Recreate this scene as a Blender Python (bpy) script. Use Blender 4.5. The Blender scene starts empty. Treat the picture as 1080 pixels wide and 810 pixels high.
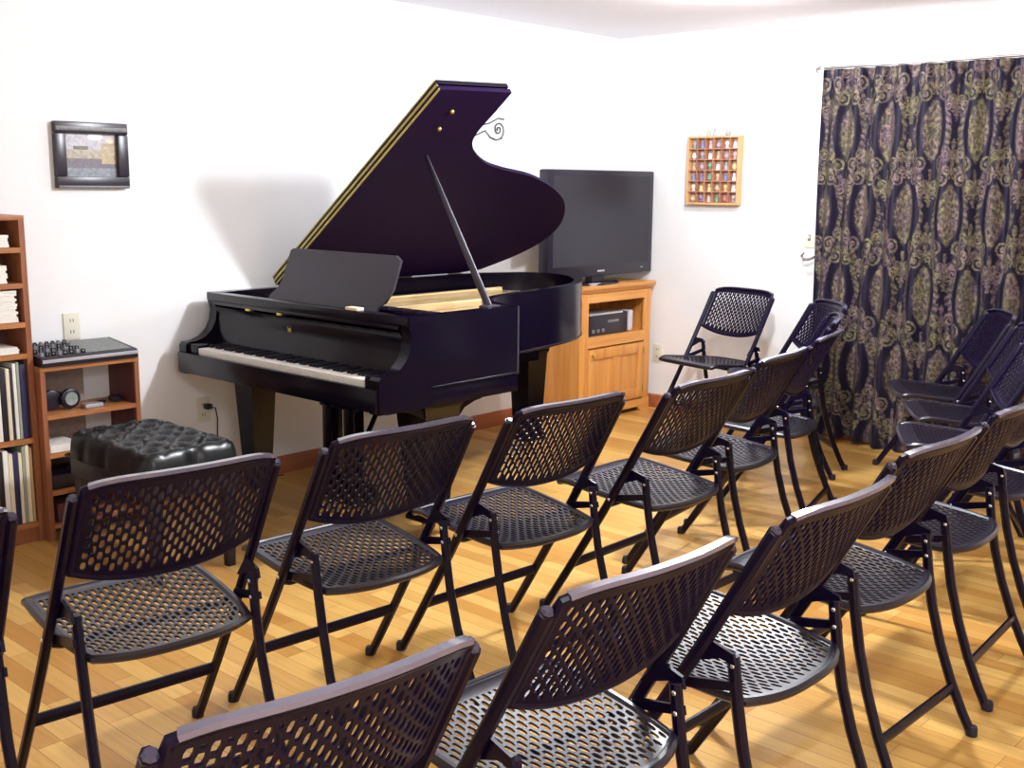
import bpy, bmesh, math, random
from mathutils import Vector, Matrix
from mathutils import noise as mnoise
random.seed(7)
scene = bpy.context.scene
COL = scene.collection
pi, sin, cos = math.pi, math.sin, math.cos

# ------------------------------------------------------------------ materials
MATS = {}
def srgb(r, g, b):
    f = lambda c: (c/255/12.92) if c/255 <= .04045 else ((c/255+.055)/1.055)**2.4
    return (f(r), f(g), f(b), 1)

def base_mat(name, col, rough=.5, metal=0., spec=.5, coat=0.):
    if name in MATS: return MATS[name]
    m = bpy.data.materials.new(name); m.use_nodes = True
    b = m.node_tree.nodes['Principled BSDF']
    b.inputs['Base Color'].default_value = srgb(*col)
    b.inputs['Roughness'].default_value = rough
    b.inputs['Metallic'].default_value = metal
    b.inputs['Specular IOR Level'].default_value = spec
    if coat:
        b.inputs['Coat Weight'].default_value = coat
        b.inputs['Coat Roughness'].default_value = .12
    MATS[name] = m
    return m

def mottled(name, c1, c2, scale=40, rough=.5, metal=0., spec=.5, stretch=(1, 1, 1), bump=0., coat=0., detail=4):
    """base colour varies between c1 and c2 with a 3-D noise in object space"""
    if name in MATS: return MATS[name]
    m = base_mat(name, c1, rough, metal, spec, coat)
    nt = m.node_tree; N = nt.nodes; L = nt.links; b = N['Principled BSDF']
    tc = N.new('ShaderNodeTexCoord'); mp = N.new('ShaderNodeMapping'); no = N.new('ShaderNodeTexNoise')
    mp.inputs['Scale'].default_value = stretch
    no.inputs['Scale'].default_value = scale; no.inputs['Detail'].default_value = detail
    rp = N.new('ShaderNodeValToRGB')
    rp.color_ramp.elements[0].position = .35; rp.color_ramp.elements[0].color = srgb(*c1)
    rp.color_ramp.elements[1].position = .65; rp.color_ramp.elements[1].color = srgb(*c2)
    L.new(tc.outputs['Object'], mp.inputs[0]); L.new(mp.outputs[0], no.inputs['Vector'])
    L.new(no.outputs['Fac'], rp.inputs[0]); L.new(rp.outputs[0], b.inputs['Base Color'])
    if bump:
        bp = N.new('ShaderNodeBump'); bp.inputs['Strength'].default_value = bump; bp.inputs['Distance'].default_value = .002
        L.new(no.outputs['Fac'], bp.inputs['Height']); L.new(bp.outputs[0], b.inputs['Normal'])
    return m

def floor_mat():
    m = bpy.data.materials.new('oak_strip_floor'); m.use_nodes = True
    nt = m.node_tree; N = nt.nodes; L = nt.links; b = N['Principled BSDF']
    tc = N.new('ShaderNodeTexCoord')
    mp = N.new('ShaderNodeMapping'); mp.inputs['Rotation'].default_value = (0, 0, pi/2)
    L.new(tc.outputs['Object'], mp.inputs[0])
    br = N.new('ShaderNodeTexBrick')
    br.inputs['Scale'].default_value = 1.0
    br.inputs['Brick Width'].default_value = .62; br.inputs['Row Height'].default_value = .066
    br.inputs['Mortar Size'].default_value = .0011; br.inputs['Mortar Smooth'].default_value = .2
    br.offset = .37; br.offset_frequency = 3
    br.inputs['Color1'].default_value = srgb(*FLOOR_A); br.inputs['Color2'].default_value = srgb(*FLOOR_B)
    br.inputs['Mortar'].default_value = srgb(150, 95, 42)
    L.new(mp.outputs[0], br.inputs['Vector'])
    mp2 = N.new('ShaderNodeMapping'); mp2.inputs['Scale'].default_value = (30, 1.6, 1)
    L.new(tc.outputs['Object'], mp2.inputs[0])
    no = N.new('ShaderNodeTexNoise'); no.inputs['Scale'].default_value = 2.2; no.inputs['Detail'].default_value = 5
    L.new(mp2.outputs[0], no.inputs['Vector'])
    rp = N.new('ShaderNodeValToRGB')
    rp.color_ramp.elements[0].position = .3; rp.color_ramp.elements[0].color = (.80, .74, .66, 1)
    rp.color_ramp.elements[1].position = .72; rp.color_ramp.elements[1].color = (1, 1, 1, 1)
    L.new(no.outputs['Fac'], rp.inputs[0])
    mx = N.new('ShaderNodeMix'); mx.data_type = 'RGBA'; mx.blend_type = 'MULTIPLY'; mx.inputs[0].default_value = .8
    L.new(br.outputs['Color'], mx.inputs[6]); L.new(rp.outputs[0], mx.inputs[7])
    L.new(mx.outputs[2], b.inputs['Base Color'])
    b.inputs['Roughness'].default_value = .3
    b.inputs['Specular IOR Level'].default_value = .45
    no2 = N.new('ShaderNodeTexNoise'); no2.inputs['Scale'].default_value = 9; no2.inputs['Detail'].default_value = 2
    L.new(tc.outputs['Object'], no2.inputs['Vector'])
    bp = N.new('ShaderNodeBump'); bp.inputs['Strength'].default_value = .12; bp.inputs['Distance'].default_value = .01
    L.new(no2.outputs['Fac'], bp.inputs['Height']); L.new(bp.outputs[0], b.inputs['Normal'])
    return m

def wood(name, c1, c2, rough=.45, axis='z', scale=3.0, coat=0.):
    st = {'x': (.6, 9, 9), 'y': (9, .6, 9), 'z': (9, 9, .6)}[axis]
    return mottled(name, c1, c2, scale, rough, stretch=st, coat=coat, detail=6)

FLOOR_A, FLOOR_B = (226, 184, 108), (188, 136, 66)
M_floor = floor_mat()
M_wall = mottled('white_wall_paint', (238, 239, 241), (243, 243, 245), 3, .75, spec=.2)
M_ceil = mottled('ceiling_texture_paint', (246, 243, 249), (250, 248, 252), 60, .9, spec=.1, bump=.3)
M_base = wood('baseboard_oak', (150, 84, 52), (172, 100, 62), axis='x')
M_plas = mottled('chair_seat_plastic', (16, 11, 28), (22, 17, 36), 260, .3, spec=.62)
M_back = mottled('chair_back_plastic', (12, 4, 30), (18, 8, 36), 260, .36, spec=.16)
M_lip_highlight = base_mat('chair_lip_highlight', (92, 88, 110), .22, 0., 1., .6)  # paler than the black plastic: highlight on the top edge put into the colour
M_tube = base_mat('chair_tube', (11, 3, 28), .3, 0., .22)
M_rivet = base_mat('rivet_steel', (225, 225, 235), .22, .9)
M_cap = base_mat('tube_cap', (60, 56, 74), .2)
M_rub = base_mat('rubber_foot', (24, 18, 32), .7)
M_piano = mottled('piano_ebony', (6, 2, 16), (10, 5, 22), 300, .2, spec=.26)
M_lid = mottled('piano_lid_underside', (20, 6, 42), (28, 8, 38), 200, .6, spec=.05)
M_satin = mottled('piano_satin_black', (44, 40, 54), (56, 50, 62), 250, .45)
M_ivory = base_mat('ivory', (236, 232, 226), .3)
M_bkey = base_mat('ebony_key', (16, 10, 24), .3)
M_brass = base_mat('brass', (205, 178, 96), .3, .85)
M_hinge = base_mat('hinge_brass', (176, 160, 92), .38, .5)
M_gold = mottled('iron_plate_gold', (234, 202, 146), (246, 222, 172), 10, .3, .2)
M_spruce = mottled('soundboard_spruce', (232, 204, 146), (240, 214, 160), 8, .4)
M_string = base_mat('string_steel', (200, 196, 184), .3, .9)
M_leather = mottled('black_leather', (12, 12, 18), (24, 28, 30), 120, .3, spec=.42, bump=.2)
M_oak = wood('golden_oak', (222, 158, 84), (200, 132, 62), .4, 'z')
M_oakx = wood('golden_oak_rail', (224, 162, 88), (204, 136, 66), .4, 'x')
M_shelf = wood('shelf_wood', (150, 92, 58), (126, 74, 48), .5, 'z')
M_shelfx = wood('shelf_board', (180, 120, 68), (156, 98, 56), .5, 'x')
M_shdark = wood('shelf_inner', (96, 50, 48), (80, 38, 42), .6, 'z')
M_black = base_mat('black_plastic', (24, 18, 34), .35)
M_black2 = base_mat('black_gloss', (20, 16, 30), .15)
M_screen = base_mat('tv_screen', (34, 32, 42), .32, 0, .4)
M_silver = base_mat('silver_plastic', (205, 205, 215), .3, .6)
M_grey = base_mat('grey_plastic', (120, 122, 128), .45)
M_plate = base_mat('cover_plate', (226, 222, 206), .4)
M_slot = base_mat('slot_dark', (70, 62, 60), .6)
M_paper = base_mat('paper', (240, 238, 232), .8)
M_iron = base_mat('wrought_iron', (70, 74, 68), .45, .5)
M_rod = base_mat('curtain_rod_metal', (168, 160, 158), .3, .8)

# ------------------------------------------------------------------ mesh builder
class MB:
    def __init__(s): s.v = []; s.f = []; s.sm = []
    def add(s, vs, fs, smooth=False):
        o = len(s.v); s.v += [tuple(v) for v in vs]
        for f in fs: s.f.append(tuple(i+o for i in f)); s.sm.append(smooth)
        return s
    def box(s, x0, x1, y0, y1, z0, z1, bev=0.):
        if x0 > x1: x0, x1 = x1, x0
        if y0 > y1: y0, y1 = y1, y0
        if z0 > z1: z0, z1 = z1, z0
        if bev <= 0:
            vs = [(x0,y0,z0),(x1,y0,z0),(x1,y1,z0),(x0,y1,z0),(x0,y0,z1),(x1,y0,z1),(x1,y1,z1),(x0,y1,z1)]
            return s.add(vs, [(0,3,2,1),(4,5,6,7),(0,1,5,4),(1,2,6,5),(2,3,7,6),(3,0,4,7)])
        bm = bmesh.new(); bmesh.ops.create_cube(bm, size=1)
        for v in bm.verts: v.co = Vector(((x0+x1)/2+v.co.x*(x1-x0), (y0+y1)/2+v.co.y*(y1-y0), (z0+z1)/2+v.co.z*(z1-z0)))
        bev = min(bev, (x1-x0)*.45, (y1-y0)*.45, (z1-z0)*.45)
        bmesh.ops.bevel(bm, geom=bm.edges[:], offset=bev, segments=2, affect='EDGES', profile=.6)
        return s.addbm(bm)
    def addbm(s, bm, smooth=False):
        bm.verts.index_update()
        s.add([v.co[:] for v in bm.verts], [[v.index for v in f.verts] for f in bm.faces], smooth); bm.free(); return s
    def tube(s, pts, r, n=8, flat=1., up=(0, 0, 1), caps=True, closed=False, smooth=True):
        """sweep of an ellipse (r, r*flat) along pts; r may be a list"""
        P = [Vector(p) for p in pts]; m = len(P); rr = r if isinstance(r, (list, tuple)) else [r]*m
        upv = Vector(up); vs = []
        for i, p in enumerate(P):
            if closed: t = P[(i+1) % m]-P[i-1]
            else: t = P[min(i+1, m-1)]-P[max(i-1, 0)]
            t.normalize()
            a = upv.cross(t)
            if a.length < 1e-4: a = Vector((1, 0, 0)).cross(t)
            a.normalize(); b = t.cross(a)
            for k in range(n):
                th = 2*pi*(k+.5)/n
                vs.append(p+a*(rr[i]*cos(th))+b*(rr[i]*flat*sin(th)))
        fs = []
        for i in range(m if closed else m-1):
            j = (i+1) % m
            for k in range(n):
                l = (k+1) % n; fs.append((i*n+k, i*n+l, j*n+l, j*n+k))
        if caps and not closed:
            fs.append(tuple(range(n-1, -1, -1))); fs.append(tuple((m-1)*n+k for k in range(n)))
        return s.add(vs, fs, smooth)
    def lathe(s, prof, o=(0, 0, 0), n=20, ax='z', smooth=True):
        vs = []
        for r, z in prof:
            for k in range(n):
                th = 2*pi*k/n; a, b = r*cos(th), r*sin(th)
                vs.append({'z': (o[0]+a, o[1]+b, o[2]+z), 'y': (o[0]+b, o[1]+z, o[2]+a), 'x': (o[0]+z, o[1]+a, o[2]+b)}[ax])
        m = len(prof); fs = [(i*n+k, i*n+(k+1) % n, (i+1)*n+(k+1) % n, (i+1)*n+k) for i in range(m-1) for k in range(n)]
        fs.append(tuple(range(n-1, -1, -1))); fs.append(tuple((m-1)*n+k for k in range(n)))
        return s.add(vs, fs, smooth)
    def prism(s, pts2, fn, t0, t1, smooth=False):
        """pts2 polygon; fn(u, v, t) -> xyz; extruded t0..t1"""
        n = len(pts2); vs = [fn(u, v, t0) for u, v in pts2]+[fn(u, v, t1) for u, v in pts2]
        fs = [tuple(range(n-1, -1, -1)), tuple(range(n, 2*n))]+[(k, (k+1) % n, n+(k+1) % n, n+k) for k in range(n)]
        return s.add(vs, fs)
    def wallstrip(s, outer, inner, z0, z1, closed=False):
        """vertical band between an outer and an inner plan polyline"""
        n = len(outer); vs = []
        for (a, b) in ((outer, z0), (outer, z1), (inner, z0), (inner, z1)): vs += [(p[0], p[1], b) for p in a]
        fs = []
        for k in range(n-1 if not closed else n):
            l = (k+1) % n
            fs += [(k, l, n+l, n+k), (2*n+l, 2*n+k, 3*n+k, 3*n+l), (n+k, n+l, 3*n+l, 3*n+k), (l, k, 2*n+k, 2*n+l)]
        if not closed: fs += [(0, n, 3*n, 2*n), (n-1, 3*n-1, 4*n-1, 2*n-1)]
        return s.add(vs, fs)
    def sphere(s, c, r, n=10, sc=(1, 1, 1)):
        bm = bmesh.new(); bmesh.ops.create_uvsphere(bm, u_segments=n, v_segments=max(6, n//2+2), radius=r)
        for v in bm.verts: v.co = Vector((c[0]+v.co.x*sc[0], c[1]+v.co.y*sc[1], c[2]+v.co.z*sc[2]))
        return s.addbm(bm, True)
    def mesh(s, name, mat, recalc=True):
        me = bpy.data.meshes.new(name); me.from_pydata(s.v, [], s.f)
        me.polygons.foreach_set('use_smooth', s.sm)
        me.materials.append(mat)
        if recalc:
            bm = bmesh.new(); bm.from_mesh(me); bmesh.ops.recalc_face_normals(bm, faces=bm.faces)
            for f in bm.faces: f.smooth = True
            for e in bm.edges:
                e.smooth = len(e.link_faces) == 2 and e.calc_face_angle(0) < .62
            bm.to_mesh(me); bm.free()
        me.update(); return me
    def build(s, name, mat, parent=None, loc=None, rot=None):
        o = bpy.data.objects.new(name, s.mesh(name, mat)); COL.objects.link(o)
        if parent: o.parent = parent
        if loc: o.location = loc
        if rot: o.rotation_euler = rot
        return o

def tag(o, label, cat, group=None, kind=None):
    o['label'] = label; o['category'] = cat
    if group: o['group'] = group
    if kind: o['kind'] = kind
    return o
def thing(name, label, cat, loc=(0, 0, 0), rotz=0., group=None):
    o = bpy.data.objects.new(name, None); COL.objects.link(o); o.empty_display_size = .1
    o.location = loc; o.rotation_euler = (0, 0, rotz)
    return tag(o, label, cat, group)
def struct(name, mb, mat, label=None):
    o = mb.build(name, mat); o['kind'] = 'structure'
    o['label'] = label or name; o['category'] = name.split('_')[0]
    return o
def copy_tree(o, parent=None):
    c = o.copy(); COL.objects.link(c); c.parent = parent
    for ch in list(o.children): copy_tree(ch, c)
    return c
def box(*a, bev=0.): return MB().box(*a, bev=bev)

# ------------------------------------------------------------------ room
RX, RY, HC = -7.2, -6.4, 2.40
struct('floor', box(RX, 0, RY, 0, -.1, 0), M_floor, 'glossy golden oak strip floor')
struct('ceiling', box(RX, 0, RY, 0, HC, HC+.1), M_ceil, 'pale textured ceiling')
struct('wall_left', box(RX-.1, .1, 0, .1, -.1, HC+.1), M_wall, 'white wall behind the piano')
struct('wall_right', box(0, .1, RY, 0, -.1, HC+.1), M_wall, 'white wall with the curtain')
struct('wall_back', box(RX-.1, RX, RY, 0, -.1, HC+.1), M_wall, 'white wall behind the camera on the left')
struct('wall_front', box(RX-.1, .1, RY-.1, RY, -.1, HC+.1), M_wall, 'white wall behind the camera')
def baseboard(name, along, a, b, lab):
    prof = [(0, 0), (-.014, 0), (-.014, .07), (-.008, .085), (0, .09)]
    if along == 'x': m = MB().prism(prof, lambda u, v, t: (t, u, v), a, b)
    else: m = MB().prism(prof, lambda u, v, t: (u, t, v), a, b)
    struct(name, m, M_base, lab)
baseboard('baseboard_left', 'x', RX, 0, 'reddish oak baseboard along the piano wall')
baseboard('baseboard_right', 'y', RY, -.014, 'reddish oak baseboard along the curtain wall')

# ------------------------------------------------------------------ folding chair
ZT = .825
def a_up(z): return .255-.49*(z/ZT)-.012*sin(pi*min(max(z/ZT, 0), 1))
def perforated(nu, nv, pos, u_lo, u_hi, v_lo, v_hi, thick, hole_w=.56, rim=2):
    """surface pos(u,v), u,v in 0..1, staggered slots; nu columns, nv slot rows, all in one sheet"""
    us = [0.]+[u_lo*(i+1)/rim for i in range(rim)]
    us = sorted(set([round(u_lo*i/rim, 5) for i in range(rim+1)]))
    colk = [None]*rim
    p = (u_hi-u_lo)/nu
    for i in range(nu):
        us += [u_lo+p*(i+.5+hole_w/2-.0)]; colk.append(i)
        us += [u_lo+p*(i+1)]; colk.append(None)
    # shift so that every column = hole part + web part
    us = us[:rim+1]+us[rim+1:]
    us += [u_hi+(1-u_hi)*(i+1)/rim for i in range(rim)]; colk += [None]*rim
    vs = [v_lo*i/rim for i in range(rim)]; rowk = [None]*rim
    q = (v_hi-v_lo)/(nv*4)
    for j in range(nv*4): vs.append(v_lo+q*j); rowk.append(j)
    vs.append(v_hi); vs += [v_hi+(1-v_hi)*(i+1)/rim for i in range(rim)]; rowk += [None]*rim
    NU, NV = len(us), len(vs)
    off = {}
    def hole(i, j):
        if not (0 <= i < NU-1 and 0 <= j < NV-1): return False
        c, r = colk[i], rowk[j]
        if c is None or r is None: return False
        k = r % 4
        return k in ((0, 1, 2) if c % 2 == 0 else (2, 3, 0)) and not (c % 2 == 1 and (r < 2 or r >= nv*4-1)) and not False
    bm = bmesh.new(); V = [[None]*NV for _ in range(NU)]
    for i in range(NU):
        for j in range(NV):
            du = 0.
            # rounded slot ends: pull the end corners of each slot inwards
            for (ci, sgn) in ((i, 1), (i-1, -1)):
                a, b = hole(ci, j), hole(ci, j-1)
                if a != b: du += sgn*.2*(us[ci+1]-us[ci])
            V[i][j] = bm.verts.new(pos(us[i]+du, vs[j]))
    for i in range(NU-1):
        for j in range(NV-1):
            if not hole(i, j): bm.faces.new((V[i][j], V[i+1][j], V[i+1][j+1], V[i][j+1]))
    for v in [v for v in bm.verts if not v.link_faces]: bm.verts.remove(v)
    bm.normal_update()
    bmesh.ops.solidify(bm, geom=bm.faces[:], thickness=thick)
    return bm

def seat_pos(u, v, dz=0.):
    U = 2*u-1; W = .219*(1-.13*(1-v)**4-.04*v**8)
    xf = .238-.016*abs(U)**5; xr = -.208+.05*abs(U)**2.8
    a = xr+(xf-xr)*v
    z = .440-.019*(1-U*U)*sin(pi*min(1, v*1.05))+.036*v-.016*max(0, (v-.86)/.14)**2
    return Vector((a, U*W, z+dz))
def back_pos(u, v, da=0.):
    U = 2*u-1; zb = .590+.04*abs(U)**2.4; zt = .858-.018*abs(U)**6
    z = zb+(zt-zb)*v
    return Vector((a_up(z)-.034*(1-abs(U)**2.2)+da-.002, U*.222, z))
def ring(pos, n=14):
    e = [(i/n, 0) for i in range(n)]+[(1, i/n) for i in range(n)]+[(1-i/n, 1) for i in range(n)]+[(0, 1-i/n) for i in range(n)]
    return [pos(*p) for p in e]

def make_chair():
    t = thing('folding_chair', 'x', 'chair')
    s = MB(); s.addbm(perforated(25, 11, seat_pos, .05, .95, .05, .88, -.005, .43), False)
    rp = ring(lambda u, v: seat_pos(u*.97+.015, v*.98+.01, -.006), 16)
    s.tube(rp, .0115, 8, up=(0, 0, 1), closed=True)
    s.build('seat', M_plas, t)
    b = MB(); b.addbm(perforated(27, 7, back_pos, .045, .955, .08, .93, .005, .48), False)
    b.tube(ring(lambda u, v: back_pos(u*.975+.0125, v*.97+.015), 16), .009, 8, up=(1, 0, 0), closed=True)
    b.build('backrest', M_back, t)
    bk_ = t.children[-1]
    MB().tube([back_pos(.03+.94*k/24, 1.0)+Vector((-.002, 0, .002)) for k in range(25)], .006, 4, flat=2.1, up=(1, 0, 0), smooth=False).build('top_lip', M_lip_highlight, bk_)
    for sg in (1, -1):
        zs = [.822, .79, .72, .6, .5, .4, .3, .2, .1, .012]
        u = MB().tube([(a_up(z), sg*(.2335+.005*(1-z/ZT)), z) for z in zs], .0145, 8, flat=.85, up=(0, 1, 0)).build('upright', M_tube, t)
        MB().tube([(a_up(z), sg*(.2335), z) for z in (.828, .818)], [.008, .0135], 8, up=(0, 1, 0)).build('end_cap', M_cap, u)
        MB().lathe([(.012, 0), (.016, .002), (.016, .02), (.0135, .028)], (a_up(.0), sg*.2385, 0), 10).build('rubber_foot', M_rub, u)
        rl = [(-.140, .535), (-.146, .49), (-.155, .43), (-.172, .34), (-.2, .24), (-.236, .14), (-.272, .06), (-.297, .012)]
        r = MB().tube([(a, sg*.2105 if z > .3 else sg*(.2105+.012*(1-z/.3)), z) for a, z in rl], .0138, 8, flat=.85, up=(0, 1, 0)).build('rear_leg', M_tube, t)
        MB().lathe([(.012, 0), (.016, .002), (.016, .02), (.0135, .028)], (-.302, sg*.222, 0), 10).build('rubber_foot', M_rub, r)
        br = MB()
        y0, y1 = (sg*.218, sg*.226)
        br.prism([(a_up(.56)-.006, .560), (-.148, .545), (-.155, .522), (-.118, .528), (a_up(.50)-.004, .505), (a_up(.50)+.006, .505)], lambda a, z, tt: (a, tt, z), y0, y1)
        br.prism([(a_up(.46), .462), (-.154, .488), (-.158, .470), (a_up(.44), .436)], lambda a, z, tt: (a, tt, z), y0, y1)
        brk = br.build('bracket', M_tube, t)
        for (a, z) in ((-.150, .478), (-.145, .518), (a_up(.45), .45)):
            rv = MB()
            for e in (1, -1):
                yy = sg*.2105+e*.0115 if a < -.1 else sg*.236+e*.0125
                rv.sphere((a, yy, z), .0055, 8, (1, .5, 1))
            rv.build('rivet', M_rivet, brk)
    MB().tube([(a_up(.19), -.232, .19), (a_up(.19), .232, .19)], .0095, 8, flat=1.7, up=(0, 0, 1)).build('stretcher', M_tube, t)
    MB().tube([(-.243, -.214, .124), (-.243, .214, .124)], .0095, 8, flat=1.7, up=(0, 0, 1)).build('stretcher', M_tube, t)
    # rail carrying the seat from side to side
    MB().tube([(.0, -.228, .428), (.0, -.2, .418), (.0, .2, .418), (.0, .228, .428)], .008, 8).build('seat_rail', M_tube, t)
    return t

CH = [  # x, y, heading, label
 (-5.365, -2.215, 1.45, 'black folding chair left of the bench, cut off by the left frame edge', 'front'),
 (-4.762, -2.230, 1.462, 'black perforated folding chair directly in front of the tufted piano bench', 'front'),
 (-4.158, -2.267, 1.49, 'black perforated folding chair second from the bench, below the keyboard of the piano', 'front'),
 (-3.588, -2.345, 1.498, 'black perforated folding chair in the piano row, below the oak television cabinet', 'front'),
 (-2.981, -2.421, 1.57, 'black perforated folding chair fourth from the bench, just right of the oak cabinet', 'front'),
 (-2.379, -2.320, 1.70, 'black folding chair fifth from the bench in the row by the piano', 'front'),
 (-1.77, -2.18, 1.83, 'black folding chair sixth from the bench in the row by the piano', 'front'),
 (-1.24, -1.93, 2.05, 'dark folding chair at the bend of the row against the left edge of the curtain', 'front'),
 (-.74, -1.68, 2.38, 'black folding chair second from the wall end, its back framing white wall by the curtain', 'front'),
 (-.49, -1.10, 2.95, 'black folding chair at the far end of the row, standing alone against the white wall', 'front'),
 (-5.189, -3.286, 1.451, 'large black folding chair nearest the viewer, only its perforated back in frame', 'rear'),
 (-4.563, -3.320, 1.497, 'black folding chair with pale glare on its seat, second in the near row', 'rear'),
 (-3.971, -3.355, 1.555, 'black folding chair with the brightest glare across its whole seat, third in the near row', 'rear'),
 (-3.335, -3.305, 1.545, 'black folding chair fourth in the near row, both rear feet visible on open floor', 'rear'),
 (-2.735, -3.275, 1.63, 'black folding chair at the right edge of the frame, fifth in the near row', 'rear'),
 (-2.07, -3.19, 1.68, 'black folding chair sixth in the near row, cut by the right edge of the frame', 'rear'),
 (-1.54, -2.95, 2.05, 'dark folding chair before the curtain, lowest of three seats turned to the left', 'rear'),
 (-1.0, -2.76, 2.12, 'dark folding chair before the curtain, middle of three seats turned to the left', 'rear'),
 (-.51, -2.46, 2.15, 'dark folding chair nearest the curtain, highest of three seats turned to the left', 'rear'),
]
proto = make_chair()
for i, (x, y, t, lab, row) in enumerate(CH):
    o = proto if i == 0 else copy_tree(proto)
    o.location = (x, y, 0); o.rotation_euler = (0, 0, t)
    o['label'] = lab
    o['group'] = 'folding chairs in the row by the piano' if row == 'front' else 'folding chairs in the near row'

# ------------------------------------------------------------------ grand piano
P = thing('grand_piano', 'black grand piano with raised lid and music desk standing against the left wall', 'piano', (-2.6, -.8, 0))
PO = Vector(P.location)
def pb(mb, name, mat, parent=None):
    mb.v = [(v[0]-PO.x, v[1]-PO.y, v[2]-PO.z) for v in mb.v]
    return mb.build(name, mat, parent or P)
def catmull(pts, n=6):
    out = []
    for i in range(len(pts)-1):
        p0 = pts[max(i-1, 0)]; p1 = pts[i]; p2 = pts[i+1]; p3 = pts[min(i+2, len(pts)-1)]
        for k in range(n):
            t = k/n
            out.append(tuple(.5*((2*p1[d])+(-p0[d]+p2[d])*t+(2*p0[d]-5*p1[d]+4*p2[d]-p3[d])*t*t+(-p0[d]+3*p1[d]-3*p2[d]+p3[d])*t**3) for d in range(2)))
    out.append(pts[-1]); return out
YB, YT = -.10, -1.475        # bass and treble sides
ZR0, ZR1 = .675, .962
curve = catmull([(-2.60, -1.475), (-2.585, -1.40), (-2.56, -1.30), (-2.47, -1.20), (-2.30, -1.13), (-2.05, -1.08), (-1.79, -1.035), (-1.56, -.955), (-1.36, -.81), (-1.19, -.60), (-1.16, -.42), (-1.25, -.25), (-1.45, -.13)], 5)
outer = [(-3.0995, YT)]+curve+[(-1.6, YB), (-3.0995, YB)]
def inset(pts, d):
    out = []
    n = len(pts)
    for i, p in enumerate(pts):
        a = pts[max(i-1, 0)]; b = pts[min(i+1, n-1)]
        tx, ty = b[0]-a[0], b[1]-a[1]; l = math.hypot(tx, ty) or 1
        out.append((p[0]-ty/l*d, p[1]+tx/l*d))
    return out
inner = inset(outer, .045)
pb(MB().tube([(-2.603, -1.472, ZR0+.004), (-2.603, -1.472, ZR1-.002)], .006, 8), 'corner_highlight', M_satin)  # pale strip standing in for the reflection along the rim's corner
pb(MB().wallstrip(outer, inner, ZR0, ZR1), 'rim', M_piano)
# thin bead at the foot of the rim
pb(MB().tube([(x, y, ZR0+.003) for x, y in outer], .006, 6), 'rim_bead', M_piano)
inn2 = inset(outer, .044)
pb(MB().prism(inn2, lambda u, v, t: (u, v, t), .80, .812), 'soundboard', M_spruce)
plate = inset(outer, .075)
plate = [(max(x, -2.93), y) for x, y in plate]
pl = MB().prism(plate, lambda u, v, t: (u, v, t), .835, .850)
for k in range(0, 6, 2):  # struts of the iron plate
    y0 = -.25-.19*k; x1 = [-1.4, -1.45, -1.6, -1.85, -2.2, -2.5][k]
    pl.box(-2.92, x1, y0-.014, y0+.014, .850, .885, bev=.006)
pl.box(-2.93, -2.84, -1.40, -.16, .850, .895, bev=.008)
pb(pl, 'iron_plate', M_gold)
st = MB()
for k in range(44):
    y = -.18-.028*k
    xe = -1.35 if y > -.6 else (-1.35-(-.6-y)*1.35)
    tab = [(-.1, -1.5), (-.6, -1.28), (-.81, -1.45), (-.955, -1.68), (-1.035, -1.92), (-1.08, -2.18), (-1.13, -2.42), (-1.2, -2.58), (-1.4, -2.7), (-1.6, -2.7)]
    for (ya, xa), (yb, xb) in zip(tab, tab[1:]):
        if yb <= y <= ya: xe = min(xe, xa+(xb-xa)*(ya-y)/(ya-yb)-.05)
    st.tube([(-2.86, y, .884), (xe, y+.03, .872)], .0012, 3, smooth=False)
pb(st, 'strings', M_string)
dm = MB()
for k in range(11): dm.box(-2.72, -2.66, -.2-.1*k-.085, -.2-.1*k, .89, .905, bev=.004)
pb(dm, 'damper_rail', M_black)
pb(MB().box(-2.97, -2.93, YT+.04, YB-.04, .80, .935, bev=.004), 'pin_block', M_piano)
# underside beams and keybed
pb(MB().box(-3.335, -2.60, YT+.002, YB-.002, .60, .674, bev=.006), 'keybed', M_piano)
un = MB()
un.box(-2.60, -1.5, -.62, -.52, .60, .70); un.box(-2.60, -1.9, -.98, -.88, .60, .70)
un.prism(inset(outer, .06), lambda u, v, t: (max(u, -2.98), v, t), .70, .712)
pb(un, 'belly_beams', M_piano)
# cheeks (arms) with scooped front
chk = [(-3.372, .605), (-3.372, .735), (-3.36, .747), (-3.315, .75), (-3.27, .765), (-3.235, .795), (-3.213, .835), (-3.205, .885), (-3.215, .915), (-3.218, ZR1), (-3.10, ZR1), (-3.10, .605)]
for nm, y0, y1 in (('cheek', YB-.055, YB), ('cheek', YT, YT+.055)):
    pb(MB().prism(chk, lambda u, v, t: (u, t, v), y0, y1), nm, M_piano)
for y0, y1 in ((YB-.14, YB-.057), (YT+.057, YT+.098)):
    pb(MB().box(-3.36, -3.215, y0, y1, .675, .742, bev=.008), 'key_block', M_piano)
pb(MB().box(-3.385, -3.362, YT+.004, YB-.004, .612, .703, bev=.005), 'key_slip', M_piano)
KY0, KY1 = YB-.142, YT+.1      # keyboard span
nW = 52; kw = (KY0-KY1)/nW
wk = MB(); bk = MB()
for i in range(nW):
    y = KY0-i*kw
    wk.box(-3.362, -3.215, y-kw+.0007, y-.0007, .70, .729, bev=.0015)
    if i < nW-1 and (i % 7) not in (1, 4):
        bk.box(-3.315, -3.217, y-kw-.0055, y-kw+.0055, .728, .741, bev=.002)
pb(wk, 'white_keys', M_ivory); pb(bk, 'black_keys', M_bkey)
fb = [(-3.212, .725), (-3.222, .74), (-3.216, .77), (-3.205, .82), (-3.20, .87), (-3.215, .898), (-3.20, .905), (-3.17, .905), (-3.17, .725)]
F_ = pb(MB().prism(fb, lambda u, v, t: (u, t, v), YT+.057, YB-.057), 'fallboard', M_piano)
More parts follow.
